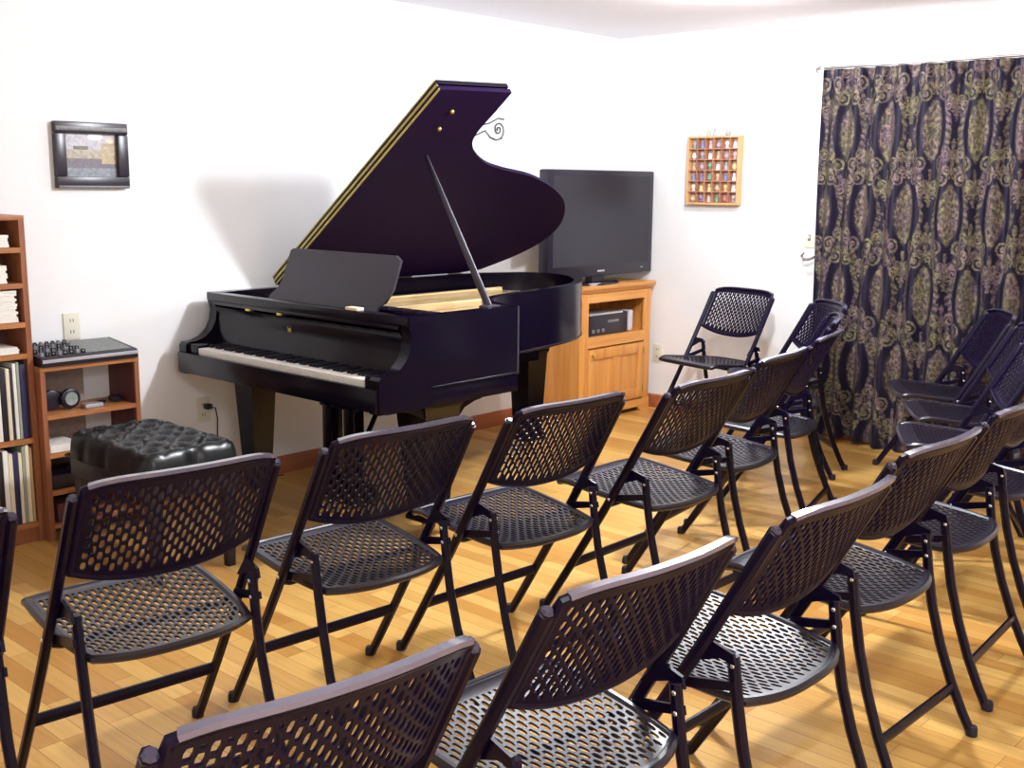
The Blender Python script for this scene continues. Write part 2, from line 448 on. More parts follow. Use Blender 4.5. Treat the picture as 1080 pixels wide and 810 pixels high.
em = MB()
em.lathe([(.002, 0), (.009, .001), (.009, .003), (.002, .004)], (-3.2125, -.71, .842), 12, 'x')
em.tube([(-3.2115, -.70, .832), (-3.2115, -.695, .85), (-3.2115, -.703, .858)], .0015, 5); em.tube([(-3.2115, -.72, .832), (-3.2115, -.725, .85), (-3.2115, -.717, .858)], .0015, 5)
em.v = [(v[0]+.003, v[1], v[2]) for v in em.v]
pb(em, 'emblem', M_brass, F_)
# top front ledge between the cheeks, and slides that carry the desk
pb(MB().box(-3.225, -2.99, YT+.056, YB-.056, .908, .925, bev=.004), 'front_ledge', M_piano)
pb(MB().box(-3.225, -3.17, YT+.005, YB-.005, .925, .9615, bev=.006), 'front_rail', M_piano)
for y in (-.43, -.66): pb(MB().box(-3.226, -3.2, y-.018, y+.018, .900, .912, bev=.003), 'brass_stop', M_brass)
# music desk, tilted back
dk = [(-.30, 0), (-.315, .03), (-.355, .06), (-.375, .10), (-.385, .235), (-.40, .245), (-1.10, .245), (-1.135, .225), (-1.13, .10), (-1.10, .045), (-1.07, .03), (-1.06, 0)]
D_ = pb(MB().prism(dk, lambda u, v, t: (-3.03+v*.33+t, u, .927+v*.97), 0, .014), 'music_desk', M_satin)
pb(MB().box(-3.075, -3.0, -1.08, -.31, .9255, .9335, bev=.003), 'desk_lip', M_piano, D_)
# lid
AL = math.radians(37); HY, HZ = -.12, .972
def lidp(u, v, t): return (u, HY-v*cos(AL)+t*sin(AL), HZ+v*sin(AL)+t*cos(AL))
lo = [(-2.85, 0), (-2.85, 1.43), (-2.44, 1.45)]+catmull([(-2.435, 1.32), (-2.43, 1.17), (-2.37, 1.075), (-2.21, .975), (-2.04, .925), (-1.79, .875), (-1.52, .775), (-1.30, .64), (-1.15, .45), (-1.145, .28), (-1.25, .14), (-1.44, .01)], 5)+[(-1.6, -.01)]
L_ = pb(MB().prism(lo, lidp, 0, .02), 'lid', M_lid)
pb(MB().prism([(-2.852, .005), (-2.852, 1.435), (-2.45, 1.455), (-2.45, .005)], lidp, .024, .044), 'folded_flap', M_piano, L_)
hg = MB()
for t0, t1 in ((-.0005, .005), (.0165, .0275), (.039, .045)):
    hg.prism([(-2.8555, .01), (-2.8555, 1.43), (-2.847, 1.43), (-2.847, .01)], lidp, t0, t1)
pb(hg, 'flap_hinge', M_hinge, L_)
hb = MB()
for u, v in ((-2.69, 1.31), (-2.678, 1.198)):
    o = lidp(u, v, -.004); hb.sphere(o, .010, 8)
pb(hb, 'lid_button', M_brass, L_)
hn = MB()
for u in (-2.6, -2.0, -1.62):
    hn.tube([(u-.05, HY+.022, HZ-.003), (u+.05, HY+.022, HZ-.003)], .007, 8)
pb(hn, 'lid_hinge', M_brass, L_)
a_ = Vector(lidp(-2.625, 1.02, -.012)); b_ = Vector((-2.70, -1.40, .95))
pb(MB().tube([b_, b_.lerp(a_, .5), a_], [.020, .017, .011], 8, flat=.5, up=(1, 0, 0)), 'lid_prop', M_satin)
pb(MB().box(-2.74, -2.66, -1.43, -1.375, .925, .966, bev=.006), 'prop_block', M_satin)
# legs
def leg(cx, cy, wx0, wx1, wy0, wy1, bracket=None):
    m = MB(); lv = [(.60, wx0, wy0), (.565, wx0, wy0), (.55, wx0*.9, wy0*.9), (.10, wx1, wy1), (.085, wx1*1.15, wy1*1.15), (.07, wx1*1.15, wy1*1.15)]
    vs = []; fs = []
    for z, a, b in lv: vs += [(cx-a/2, cy-b/2, z), (cx+a/2, cy-b/2, z), (cx+a/2, cy+b/2, z), (cx-a/2, cy+b/2, z)]
    for i in range(len(lv)-1):
        for k in range(4): l = (k+1) % 4; fs.append((4*i+k, 4*i+l, 4*i+4+l, 4*i+4+k))
    fs += [(0, 1, 2, 3), tuple(range(4*len(lv)-4, 4*len(lv)))]
    m.add(vs, fs)
    if bracket: m.prism(bracket, lambda u, v, t: (u, t, v), cy-wy0*.42, cy+wy0*.42)
    g = pb(m, 'leg', M_piano)
    w = MB().lathe([(.02, -.011), (.032, -.011), (.035, -.006), (.035, .006), (.032, .011), (.02, .011)], (cx, cy, .035), 18, 'y')
    w.box(cx-.02, cx+.02, cy-.018, cy-.013, .035, .07); w.box(cx-.02, cx+.02, cy+.013, cy+.018, .035, .07)
    pb(w, 'caster', M_brass, g)
leg(-3.13, -.33, .145, .09, .15, .09)
leg(-2.93, -1.27, .22, .12, .20, .12, [(-3.13, .60), (-3.11, .56), (-3.06, .535), (-3.02, .52), (-3.0, .45), (-2.86, .45), (-2.84, .50), (-2.80, .54), (-2.74, .56), (-2.70, .565), (-2.68, .58), (-2.64, .585), (-2.62, .60)])
leg(-1.53, -.58, .17, .11, .16, .11, [(-1.70, .674), (-1.66, .6), (-1.60, .56), (-1.44, .56), (-1.40, .62), (-1.35, .674)])
pb(MB().box(-1.62, -1.44, -.66, -.50, .58, .70), 'leg_plate', M_piano)
# lyre
ly = MB()
ly.box(-3.14, -3.08, -.90, -.83, .20, .60, bev=.008); ly.box(-3.14, -3.08, -1.04, -.97, .20, .60, bev=.008)
ly.box(-3.14, -3.08, -1.06, -.81, .52, .60, bev=.01)
ly.box(-3.16, -3.04, -1.08, -.80, .12, .20, bev=.01)
LY = pb(ly, 'lyre', M_piano)
pb(MB().tube([(-3.08, -.92, .19), (-2.78, -.87, .60)], .012, 8), 'lyre_brace', M_piano, LY)
for y in (-.86, -.94, -1.02):
    pb(MB().box(-3.29, -3.12, y-.014, y+.014, .098, .112, bev=.005), 'pedal', M_brass, LY)

# small pale block lying on the ledge below the desk
tag(box(-3.222, -3.186, -1.175, -1.10, .9622, .974, bev=.003).build('eraser', base_mat('eraser_cream', (240, 214, 190), .6)),
    'small cream eraser lying on the front edge of the piano below the music desk', 'eraser')

# ------------------------------------------------------------------ tufted piano bench
BX, BY = -3.885, -.735
B = thing('piano_bench', 'black tufted leather piano bench with button top and side knob', 'bench', (BX, BY, 0))
def bench_cushion():
    nx, ny = 56, 76; hx, hy = .205, .315
    PX, PY = .1366, .157
    btn = [(-PX+PX*i, -PY*1.5+PY*j) for i in range(3) for j in range(4)] + [(-PX/2+PX*i, -PY+PY*j) for i in range(2) for j in range(3)]
    def h(x, y):
        mx = .004*abs(cos(pi*(y/PY)))**6; my = .020*abs(cos(pi*x/.205))**10*(abs(x) < .1)
        ex = max(0, (abs(x)-(hx-.055))/(.055-mx)); ey = max(0, (abs(y)-(hy-.055))/(.055-my))
        e = min(1, (ex**2.4+ey**2.4)**(1/2.4)); z = .105*math.sqrt(max(0, 1-e**2.6))
        for bx_, by_ in btn:
            d2 = ((x-bx_)**2+(y-by_)**2); z -= .030*math.exp(-d2/(2*.021**2))*(1-e)
        g = abs(((x/PX+y/PY+.5) % 1)-.5); g2 = abs(((x/PX-y/PY+.5) % 1)-.5)
        inside = max(0, 1-e*1.2)
        z -= .012*inside*(math.exp(-(g/.07)**2)+math.exp(-(g2/.07)**2))
        return z
    m = MB(); vs = []; fs = []
    for i in range(nx+1):
        for j in range(ny+1):
            x = hx*sin(pi/2*(-1+2*i/nx)); y = -hy+2*hy*j/ny; y = hy*sin(pi/2*(-1+2*j/ny))
            k = (abs(x)/hx)**6*(abs(y)/hy)**6; xx = x*(1-.06*k); yy = y*(1-.04*k)
            vs.append((xx, yy, .400+max(h(x, y), 0)))
    for i in range(nx):
        for j in range(ny):
            a = i*(ny+1)+j; fs.append((a, a+ny+1, a+ny+2, a+1))
    m.add(vs, fs, True)
    return m, btn
cm, btn = bench_cushion()
cu = cm.build('cushion', M_leather, B)
bt = MB()
for x, y in btn: bt.sphere((x, y, .476), .009, 8, (1, 1, .5))
bt.build('buttons', M_leather, cu)
pp = MB()
for z in (.400,):
    pp.tube([(-.197, -.307, z), (.197, -.307, z), (.197, .307, z), (-.197, .307, z)], .007, 6, closed=True)
pp.build('piping', M_leather, cu)
MB().box(-.188, .188, -.298, .298, .32, .399, bev=.006).build('apron', M_black, B)
for sx in (-1, 1):
    for sy in (-1, 1):
        m = MB(); x, y = sx*.155, sy*.265
        m.tube([(x, y, .395), (x, y, .30), (x, y, .02), (x, y, 0)], [.036, .034, .022, .022], 4, smooth=False)
        m.build('leg', M_black, B)
for sx in (-1, 1):
    kb = MB().lathe([(.008, 0), (.008, .03), (.03, .032), (.034, .04), (.034, .052), (.026, .058)], (-.03, 0, .37), 14, 'y')
    if sx < 0: kb.v = [(v[0], -.298-v[1], v[2]) for v in kb.v]
    else: kb.v = [(v[0], .298+v[1], v[2]) for v in kb.v]
    kb.build('knob', M_black, B)

# ------------------------------------------------------------------ tall bookcase (cut by the frame) and its contents
TX1, TX0, TY = -4.085, -4.92, -.20
T = thing('bookcase', 'tall brown wooden bookcase full of papers and records at the left edge', 'bookcase', ((TX0+TX1)/2, TY/2, 0))
def tb(mb, name, mat, root): 
    o = Vector(root.location); mb.v = [(v[0]-o.x, v[1]-o.y, v[2]-o.z) for v in mb.v]; return mb.build(name, mat, root)
tb(box(TX1-.022, TX1, TY, -.016, 0, 1.305), 'side_panel', M_shelf, T)
tb(box(TX0, TX0+.022, TY, -.016, 0, 1.305), 'side_panel', M_shelf, T)
tb(box(TX0+.022, TX1-.022, -.022, -.016, .06, 1.29), 'back_panel', M_shdark, T)
tb(box(TX0, TX1, TY-.004, -.015, 1.3055, 1.325, bev=.003), 'top_board', M_shelfx, T)
SZ = [.085, .435, .780, .905, 1.060, 1.200]
for z in SZ: tb(box(TX0+.022, TX1-.022, TY+.001, -.022, z-.02, z), 'shelf', M_shelfx, T)
tb(box(TX0+.022, TX1-.022, TY+.012, TY+.024, 0, .065), 'plinth', M_shelf, T)
cols_a = [('navy', (40, 38, 78)), ('grey green', (150, 158, 140)), ('white', (236, 234, 228)), ('dark', (48, 40, 56)), ('cream', (226, 216, 190)), ('pale blue', (170, 180, 200)), ('black', (28, 22, 34)), ('tan', (190, 160, 116)), ('grey', (120, 118, 122)), ('maroon', (110, 44, 50))]
def books(z, hmin, hmax, seq, shelfname, grp):
    x = TX1-.026; pos = 0
    for nm, w in seq:
        c = dict(cols_a)[nm]; h = random.uniform(hmin, hmax); d = random.uniform(.135, .155)
        m = MB().box(x-w+.001, x, TY+.012, TY+.012+d, z+.0015, z+h, bev=.002)
        o = m.build('record_sleeve', base_mat('sleeve_'+nm.replace(' ', '_'), c, .5))
        pos += 1
        ordn = ['first', 'second', 'third', 'fourth', 'fifth', 'sixth', 'seventh', 'eighth', 'ninth', 'tenth', 'eleventh', 'twelfth'][pos-1]
        tag(o, '%s record sleeve, %s from the right on the bookcase\'s %s' % (nm, ordn, shelfname), 'record', grp)
        x -= w+.001
books(SZ[1], .29, .325, [('navy', .028), ('grey green', .012), ('white', .014), ('dark', .010), ('cream', .016), ('black', .022), ('white', .024), ('grey', .014), ('pale blue', .02)], 'second lowest shelf', 'records on the upper record shelf')
books(SZ[0], .29, .325, [('tan', .012), ('cream', .016), ('grey green', .012), ('cream', .014), ('navy', .020), ('cream', .018), ('white', .02), ('black', .02), ('tan', .014)], 'lowest shelf', 'records on the lowest shelf')
def papers(name, z, n, x0, x1, th, lab, tilt=0):
    m = MB()
    for k in range(n):
        j = random.uniform(-.006, .006)
        m.box(x0+j, x1+j, TY+.012+abs(j), -.04, z+.0015+k*th, z+.0015+(k+1)*th-.0008)
    tag(m.build(name, M_paper), lab, 'papers', 'papers in the tall bookcase')
papers('paper_stack', SZ[5], 4, -4.40, -4.145, .012, 'low stack of white papers on the top shelf of the tall bookcase')
papers('paper_stack', SZ[4], 7, -4.40, -4.16, .010, 'white sheets on the second shelf from the top of the bookcase')
papers('paper_stack', SZ[3], 12, -4.40, -4.130, .0105, 'thick white pile on the third shelf from the top of the bookcase')
papers('paper_stack', SZ[2], 3, -4.40, -4.135, .009, 'few white papers on the shelf just above the records')
# plant on top of the bookcase
PL = thing('potted_plant', 'small green plant in a pale dish on top of the tall bookcase', 'plant', (-4.22, -.115, 1.325))
MB().lathe([(.03, 0), (.05, .004), (.06, .03), (.056, .034), (.045, .028)], (0, 0, 0), 20).build('dish', M_paper, PL)
lf = MB()
for k in range(70):
    a = random.uniform(0, 2*pi); r = random.uniform(.02, .095); z0 = .03; z1 = random.uniform(.03, .13)*(1.15-r/.12)
    p0 = Vector((r*.3*cos(a), r*.3*sin(a), z0)); p1 = Vector((r*cos(a), r*sin(a)*.8, z0+z1))
    d = Vector((-sin(a), cos(a), 0))*.012; m_ = (p0+p1)/2+Vector((0, 0, .01))
    lf.add([p0, m_+d, p1, m_-d], [(0, 1, 2, 3)])
lf.build('foliage', mottled('leaf_green', (70, 96, 82), (150, 165, 150), 60, .5), PL)

# wooden framed picture at the very left edge
FR = thing('framed_picture', 'reddish wooden picture frame on the wall at the very left edge of the frame', 'picture', (-4.28, -.012, 1.63))
m = MB(); 
for a in ((-.20, .19, -.12, -.1), (-.20, .19, .10, .12), (-.20, -.18, -.12, .12), (.17, .19, -.12, .12)): m.box(a[0], a[1], -.012, .010, a[2], a[3])
m.build('frame', base_mat('red_wood', (170, 84, 70), .5), FR)
box(-.18, .17, .0, .008, -.10, .10).build('print', base_mat('print_pale', (214, 196, 190), .6), FR)

# ------------------------------------------------------------------ small shelf unit with the mixer
SX0, SX1, SY, ST = -4.082, -3.655, -.245, .705
S = thing('shelf_unit', 'low open brown wooden shelf unit beside the tall bookcase', 'shelf', ((SX0+SX1)/2, SY/2, 0))
tb(box(SX0, SX0+.02, SY, -.016, 0, ST), 'side_panel', M_shelf, S)
tb(box(SX1-.02, SX1, SY, -.016, 0, ST), 'side_panel', M_shelf, S)
tb(box(SX0, SX1, SY-.003, -.016, ST+.0003, ST+.02, bev=.002), 'top_board', M_shelfx, S)
for z in (.07, .21, .365, .525): tb(box(SX0+.02, SX1-.02, SY+.001, -.024, z-.018, z), 'shelf', M_shelfx, S)
tb(box(SX0+.02, SX1-.14, -.024, -.018, .09, ST-.01), 'back_panel', mottled('grey_backing', (140, 126, 122), (156, 142, 132), 30, .7), S)
tb(box(SX1-.0245, SX1-.0205, SY+.01, -.03, .08, ST-.01), 'inner_dark_sheet', M_shdark, S)  # thin darker brown sheet over the right panel's inner face
# audio mixer on top
MX = thing('audio_mixer', 'black audio mixer with knobs and silver front edge on the low shelf unit', 'mixer', (-3.875, -.135, ST+.0205))
ms = [(-.125, 0), (-.125, .028), (-.115, .036), (.115, .062), (.12, .058), (.12, 0)]
MB().prism([(a, b) for a, b in ms], lambda u, v, t: (t, u, v), -.203, .212).build('body', M_black, MX)
MB().prism([(-.1275, .016), (-.1275, .027), (-.124, .029), (-.120, .0285), (-.124, .016)], lambda u, v, t: (t, u, v), -.20, .21).build('front_trim', M_silver, MX)
MB().prism([(-.10, .0385), (.11, .0622), (.11, .0632), (-.10, .0395)], lambda u, v, t: (t, u, v), .0, .195).build('panel', mottled('mixer_panel', (90, 96, 92), (120, 126, 122), 80, .4), MX)
kme = [MB().lathe([(.009, -.002), (.009, .012), (.006, .016)], (0, 0, 0), 8).mesh('knob', k) for k in (M_black2, M_grey)]
for i in range(8):
    for j in range(4):
        y = -.085+.055*j; x = -.185+.025*i; z = .0385+(y+.1)*.1125
        o = bpy.data.objects.new('knob', kme[0 if (i+j) % 3 else 1]); COL.objects.link(o); o.parent = MX; o.location = (x, y, z)
# headphones
HP = thing('headphones', 'black headphones with a silver ear cup lying on the shelf under the mixer', 'headphones', (-3.965, -.17, .526))
m = MB()
for sx in (-1, 1):
    m.lathe([(.03, -.014), (.041, -.010), (.043, .004), (.036, .014)], (sx*.035, .02 if sx < 0 else 0, .0445), 18, 'y')
m.build('ear_cup', M_black, HP)
MB().lathe([(.004, -.004), (.026, -.006), (.029, 0)], (.035, -.012, .0445), 18, 'y').build('silver_disc', mottled('ear_silver', (150, 165, 160), (180, 190, 188), 30, .3, .4), HP)
MB().tube([(-.035+.035*2*k/12+0, .03+.05*sin(pi*k/12), .05+.02*sin(pi*k/12)) for k in range(13)], .006, 8, flat=.6).build('headband', M_black, HP)
tag(MB().box(-3.885, -3.805, -.215, -.165, .5265, .543, bev=.005).build('remote_control', M_silver), 'small silver remote control beside the headphones', 'remote')
tag(MB().tube([(-3.80+.02*cos(k), -.17+.02*sin(k), .532+.0008*k) for k in range(14)], .004, 6).build('coiled_cable', M_black), 'dark coiled cable right of the silver remote', 'cable')
tag(MB().tube([(-3.72+.022*cos(k*.9), -.15+.03*sin(k*.9), .532+.001*k) for k in range(20)], .005, 6).build('coiled_cable', M_black), 'dark cable heap at the right end of the shelf under the mixer', 'cable')
tag(MB().box(-4.055, -3.93, -.235, -.06, .3665, .398, bev=.003).build('paper_block', M_paper), 'white block of paper on the middle shelf beside the tufted bench', 'papers')
tag(MB().box(-4.05, -3.83, -.225, -.06, .2115, .272, bev=.006).build('disc_player', M_black), 'dark disc player on the lower shelf behind the bench', 'player')
tag(MB().box(-4.04, -3.90, -.232, -.1, .0715, .15, bev=.006).build('storage_box', base_mat('box_dark_red', (84, 34, 40), .6)), 'dark red box on the lowest shelf of the low unit', 'box')

# ------------------------------------------------------------------ wall picture with black frame
W = thing('framed_picture', 'dark framed photograph of a crowded room hanging on the left wall', 'picture', (-3.695, -.002, 1.565))
def frame_mesh(w, h, t, d0, d1):
    m = MB()
    for (x0, x1, z0, z1, ax) in ((-w, w, h-t, h, 0), (-w, w, -h, -h+t, 0), (-w, -w+t, -h+t, h-t, 1), (w-t, w, -h+t, h-t, 1)):
        m.box(x0, x1, -d1, 0, z0, z1, bev=.006)
    return m
frame_mesh(.163, .137, .048, 0, .028).build('frame', mottled('frame_black', (30, 22, 38), (44, 36, 48), 200, .3), W)
m = MB()
for (a, b, c, d) in ((-.158, .158, .100, .118), (-.158, .158, -.136, -.126)): m.box(a, b, -.0305, -.027, c, d, bev=.002)
m.build('frame_ridge', mottled('frame_ridge', (96, 96, 100), (120, 120, 116), 90, .4), W)
def photo_mat():
    m = bpy.data.materials.new('room_photo'); m.use_nodes = True
    b = m.node_tree.nodes['Principled BSDF']; a = m.node_tree.nodes.new('ShaderNodeVertexColor'); a.layer_name = 'Col'
    m.node_tree.links.new(a.outputs[0], b.inputs['Base Color']); b.inputs['Roughness'].default_value = .25
    return m
def color_grid(name, nx, nz, fpos, fcol, mat, parent=None, smooth=True, nrm_flip=False):
    me = bpy.data.meshes.new(name)
    vs = [fpos(i/nx, j/nz) for i in range(nx+1) for j in range(nz+1)]
    fs = []
    for i in range(nx):
        for j in range(nz):
            a = i*(nz+1)+j; q = (a, a+nz+1, a+nz+2, a+1); fs.append(q[::-1] if nrm_flip else q)
    me.from_pydata(vs, [], fs); me.polygons.foreach_set('use_smooth', [smooth]*len(fs))
    ca = me.color_attributes.new('Col', 'FLOAT_COLOR', 'POINT')
    buf = []
    for i in range(nx+1):
        for j in range(nz+1): buf += list(fcol(i/nx, j/nz))
    ca.data.foreach_set('color', buf); me.materials.append(mat)
    o = bpy.data.objects.new(name, me); COL.objects.link(o)
    if parent: o.parent = parent
    return o
def photo_col(u, v):
    n = mnoise.noise(Vector((u*14, v*14, 3)))*.5+mnoise.noise(Vector((u*40, v*40, 8)))*.35
    if v > .62: c = [190, 186, 196]
    elif v > .42: c = [176, 166, 150]
    elif v > .2: c = [110, 104, 124] if n > -.05 else [140, 130, 126]
    else: c = [140, 146, 156]
    if (u-.6)**2/.02+(v-.93)**2/.008 < 1: c = [250, 248, 255]
    if (u-.88)**2/.006+(v-.86)**2/.004 < 1: c = [240, 214, 190]
    if .18 < u < .46 and .62 < v < .72: c = [110, 110, 100]
    if u > .7 and .3 < v < .8: c = [186, 168, 140]
    return srgb(*[max(0, min(255, k+n*60)) for k in c])
color_grid('photograph', 60, 50, lambda u, v: (-.117+.234*u, -.006, -.091+.182*v), photo_col, photo_mat(), W)

# ------------------------------------------------------------------ outlets and switch
def plate(name, label, cat, loc, rotz, kind):
    o = thing(name, label, cat, loc, rotz)
    MB().box(-.036, .036, -.007, 0, -.058, .058, bev=.003).build('cover_plate', M_plate, o)
    m = MB()
    if kind == 'outlet':
        for z in (-.024, .024):
            m.box(-.008, -.005, -.0078, -.006, z-.006, z+.008); m.box(.005, .008, -.0078, -.006, z-.006, z+.008)
        m.build('slots', M_slot, o)
    else:
        m.box(-.005, .005, -.016, -.006, -.004, .012, bev=.002); m.build('toggle', M_plate, o)
        MB().box(-.009, .009, -.0078, -.006, -.018, .018).build('toggle_slot', M_grey, o)
    return o
plate('wall_outlet', 'cream outlet plate on the left wall above the audio mixer', 'outlet', (-3.823, 0, .847), 0, 'outlet')
plate('wall_outlet', 'outlet with a plugged cord on the wall between the bench and the piano leg', 'outlet', (-3.202, 0, .393), 0, 'outlet')
plate('wall_outlet', 'cream outlet low on the white wall right of the oak cabinet', 'outlet', (0, -.374, .369), -pi/2, 'outlet')
plate('light_switch', 'cream light switch on the white wall left of the curtain', 'switch', (0, -1.425, 1.166), -pi/2, 'switch')
cp = thing('power_cord', 'dark power cord plugged into the outlet behind the piano', 'cord', (-3.19, -.008, .41))
MB().box(-.016, .016, -.035, 0, -.012, .014, bev=.005).build('plug', M_black, cp)
MB().tube([(0, -.035, 0), (.02, -.05, -.005), (.032, -.045, -.06), (.035, -.03, -.2), (.05, -.03, -.36), (.12, -.04, -.402), (.4, -.05, -.403)], .0035, 6).build('cable', M_black, cp)

SCX, SCZ = -1.195, 1.775
# ------------------------------------------------------------------ wrought iron scroll on the wall behind the lid
SC = thing('wall_scroll', 'dark wrought iron scroll ornament on the wall behind the piano lid', 'ornament', (SCX, -.012, SCZ))
m = MB()
sp = [(.055*math.exp(-.16*k*.35)*cos(k*.35-1.2)+.02, 0, .055*math.exp(-.16*k*.35)*sin(k*.35-1.2)) for k in range(34)]
m.tube(sp, .004, 6, up=(0, 1, 0))
m.tube([(-.30, 0, .02), (-.22, 0, -.03), (-.12, 0, .02), (-.05, 0, .035), (.02, 0, .065), (.07, 0, .06)], .004, 6, up=(0, 1, 0))
m.tube([(-.20, 0, -.05), (-.09, 0, -.01), (-.05, 0, -.045), (.0, 0, -.06), (.05, 0, -.05)], .004, 6, up=(0, 1, 0))
sp2 = [(-.28-.055*math.exp(-.16*k*.35)*cos(k*.35-1.2), 0, .055*math.exp(-.16*k*.35)*sin(k*.35-1.2)) for k in range(34)]
m.tube(sp2, .004, 6, up=(0, 1, 0))
m.build('scroll', M_iron, SC)

# ------------------------------------------------------------------ oak cabinet
CX0, CX1, CY, CT = -.80, -.065, -.333, .80
Cb = thing('oak_cabinet', 'golden oak corner cabinet with one open bay and a panelled door', 'cabinet', ((CX0+CX1)/2, CY/2, 0))
def cb(mb, name, mat, par=None):
    o = Vector(Cb.location); mb.v = [(v[0]-o.x, v[1]-o.y, v[2]-o.z) for v in mb.v]; return mb.build(name, mat, par or Cb)
cb(box(CX0, CX0+.02, CY+.002, -.016, 0, CT), 'side_panel', M_oak)
cb(box(CX1-.02, CX1, CY+.002, -.016, 0, CT), 'side_panel', M_oak)
cb(box(CX0+.02, CX1-.02, -.022, -.016, .06, CT), 'back_panel', M_oak)
cn = MB().prism([(0, 0), (-.012, .004), (-.018, .018), (-.03, .026), (-.034, .032), (-.034, .046), (-.02, .05), (.3, .05), (.3, 0)], lambda u, v, t: (t, CY+u, CT+v), CX0-.03, CX1+.03)
cb(cn, 'cornice', M_oakx)
fm = MB(); f0, f1 = CY-.018, CY
cb(fm.box(CX0, CX0+.085, f0, f1, .075, CT, bev=.003), 'face_stile', M_oak); cb(MB().box(CX1-.07, CX1, f0, f1, .075, CT, bev=.003), 'face_stile', M_oak)
fm = MB(); fm.box(CX0+.085, CX1-.07, f0, f1, .745, CT); fm.box(CX0+.085, CX1-.07, f0, f1, .465, .53)
cb(fm, 'face_rail', M_oakx)
cb(MB().prism([(CX0, 0), (CX0, .08), (CX1, .08), (CX1, 0), (CX1-.09, 0), (CX1-.12, .03), (CX0+.12, .03), (CX0+.09, 0)], lambda u, v, t: (u, t, v), f0-.006, f1), 'base_skirt', M_oakx)
cb(box(CX0+.02, CX1-.02, CY, -.022, .51, .53), 'bay_floor', M_oakx)
cb(box(CX0+.02, CX1-.02, CY, -.022, .08, .10), 'bottom_board', M_oakx)
dx0, dx1, dz0, dz1 = CX0+.088, CX1-.073, .09, .455
dr = MB()
dr.box(dx0, dx0+.065, f0-.006, f1-.002, dz0, dz1, bev=.003); dr.box(dx1-.065, dx1, f0-.006, f1-.002, dz0, dz1, bev=.003)
dr.box(dx0+.065, dx1-.065, f0-.006, f1-.002, dz1-.065, dz1, bev=.003); dr.box(dx0+.065, dx1-.065, f0-.006, f1-.002, dz0, dz0+.065, bev=.003)
xm = (dx0+dx1)/2
dr.box(xm-.028, xm+.028, f0-.006, f1-.002, dz0+.065, dz1-.065, bev=.003)
DR = cb(dr, 'door', M_oak)
pn = MB(); pn.box(dx0+.06, xm-.024, f0+.004, f1-.004, dz0+.06, dz1-.06); pn.box(xm+.024, dx1-.06, f0+.004, f1-.004, dz0+.06, dz1-.06)
cb(pn, 'door_panel', M_oak, DR)
cb(MB().lathe([(.006, 0), (.006, -.012), (.015, -.016), (.017, -.024), (.010, -.03)], (dx0+.03, f0-.006, dz1-.035), 14, 'y'), 'knob', M_brass, DR)
hm = MB()
for z in (.15, .40): hm.tube([(CX1-.073, f0-.008, z-.022), (CX1-.073, f0-.008, z+.022)], .005, 8)
cb(hm, 'hinge', M_brass, DR)
# receiver in the bay
RC = thing('stereo_receiver', 'black stereo with a silver top edge inside the open bay of the oak cabinet', 'stereo', (-.42, -.18, .5305))
MB().prism([(-.24, -.13), (-.24, .12), (.10, .12), (.17, .08), (.185, -.02), (.17, -.12), (.15, -.13)], lambda u, v, t: (u, v, t), 0, .128).build('body', M_black, RC)
MB().box(-.24, .10, -.136, .0, .1285, .14, bev=.003).build('silver_top', M_silver, RC)
m = MB()
for x in (-.2, -.15, -.1): m.lathe([(.012, 0), (.012, -.008)], (x, -.13, .03), 12, 'y')
m.box(-.05, .06, -.133, -.128, .075, .09); m.build('controls', M_grey, RC)
tag(MB().box(.19-.42, .235-.42, -.30, -.20, .5315, .665, bev=.012).build('white_speaker', base_mat('pale_grey', (206, 200, 206), .5)), 'small pale speaker right of the stereo in the cabinet bay', 'speaker')
# television
TVX, TVY = -.545, -.26
TV = thing('television', 'flat black television standing on the oak cabinet in the corner', 'television', (TVX, TVY, CT+.05))
MB().box(-.525, .525, -.055, .02, .055, .70, bev=.012).build('bezel', M_black, TV)
MB().box(-.48, .48, -.0562, -.05, .125, .665).build('screen', M_screen, TV)
MB().box(-.40, .40, .02, .07, .12, .62, bev=.03).build('rear_housing', M_black, TV)
MB().box(-.06, .06, -.02, .03, .018, .08).build('neck', M_black, TV)
MB().lathe([(.22, 0), (.22, .008), (.20, .018), (.05, .02)], (0, 0, 0), 28).build('stand_base', M_black2, TV)
TV.children[-1].scale = (1, .42, 1)
MB().box(-.05, .02, -.0575, -.0545, .082, .092).build('maker_badge', M_silver, TV)
MB().box(.40, .425, -.0575, -.0545, .088, .094, bev=.001).build('status_light', base_mat('status', (150, 220, 200), .3), TV)
tag(MB().box(-.69, -.50, -.345, -.312, CT+.0505, CT+.066, bev=.004).build('remote_control', M_silver), 'long silver remote lying on the oak cabinet below the television', 'remote')

# ------------------------------------------------------------------ wall display box with miniatures
DY0, DY1, DZ0, DZ1 = -.582, -.955, 1.347, 1.764
DB = thing('display_box', 'shallow oak display box of small compartments on the white wall', 'display box', (0, (DY0+DY1)/2, DZ0))
def db(mb, name, mat): 
    o = Vector(DB.location); mb.v = [(v[0]-o.x, v[1]-o.y, v[2]-o.z) for v in mb.v]; return mb.build(name, mat, DB)
M_case = wood('display_oak', (226, 178, 128), (210, 158, 108), .5, 'z')
m = MB()
m.box(-.052, 0, DY0, DY0-.012, DZ0, DZ1); m.box(-.052, 0, DY1, DY1+.012, DZ0, DZ1)
m.box(-.052, -.001, DY0-.012, DY1+.012, DZ0, DZ0+.012); m.box(-.052, -.001, DY0-.012, DY1+.012, DZ1-.012, DZ1)
db(m, 'case', M_case)
db(box(-.006, -.001, DY0-.012, DY1+.012, DZ0+.012, DZ1-.012), 'backing', base_mat('display_back', (206, 176, 160), .6))
nr, nc = 6, 6
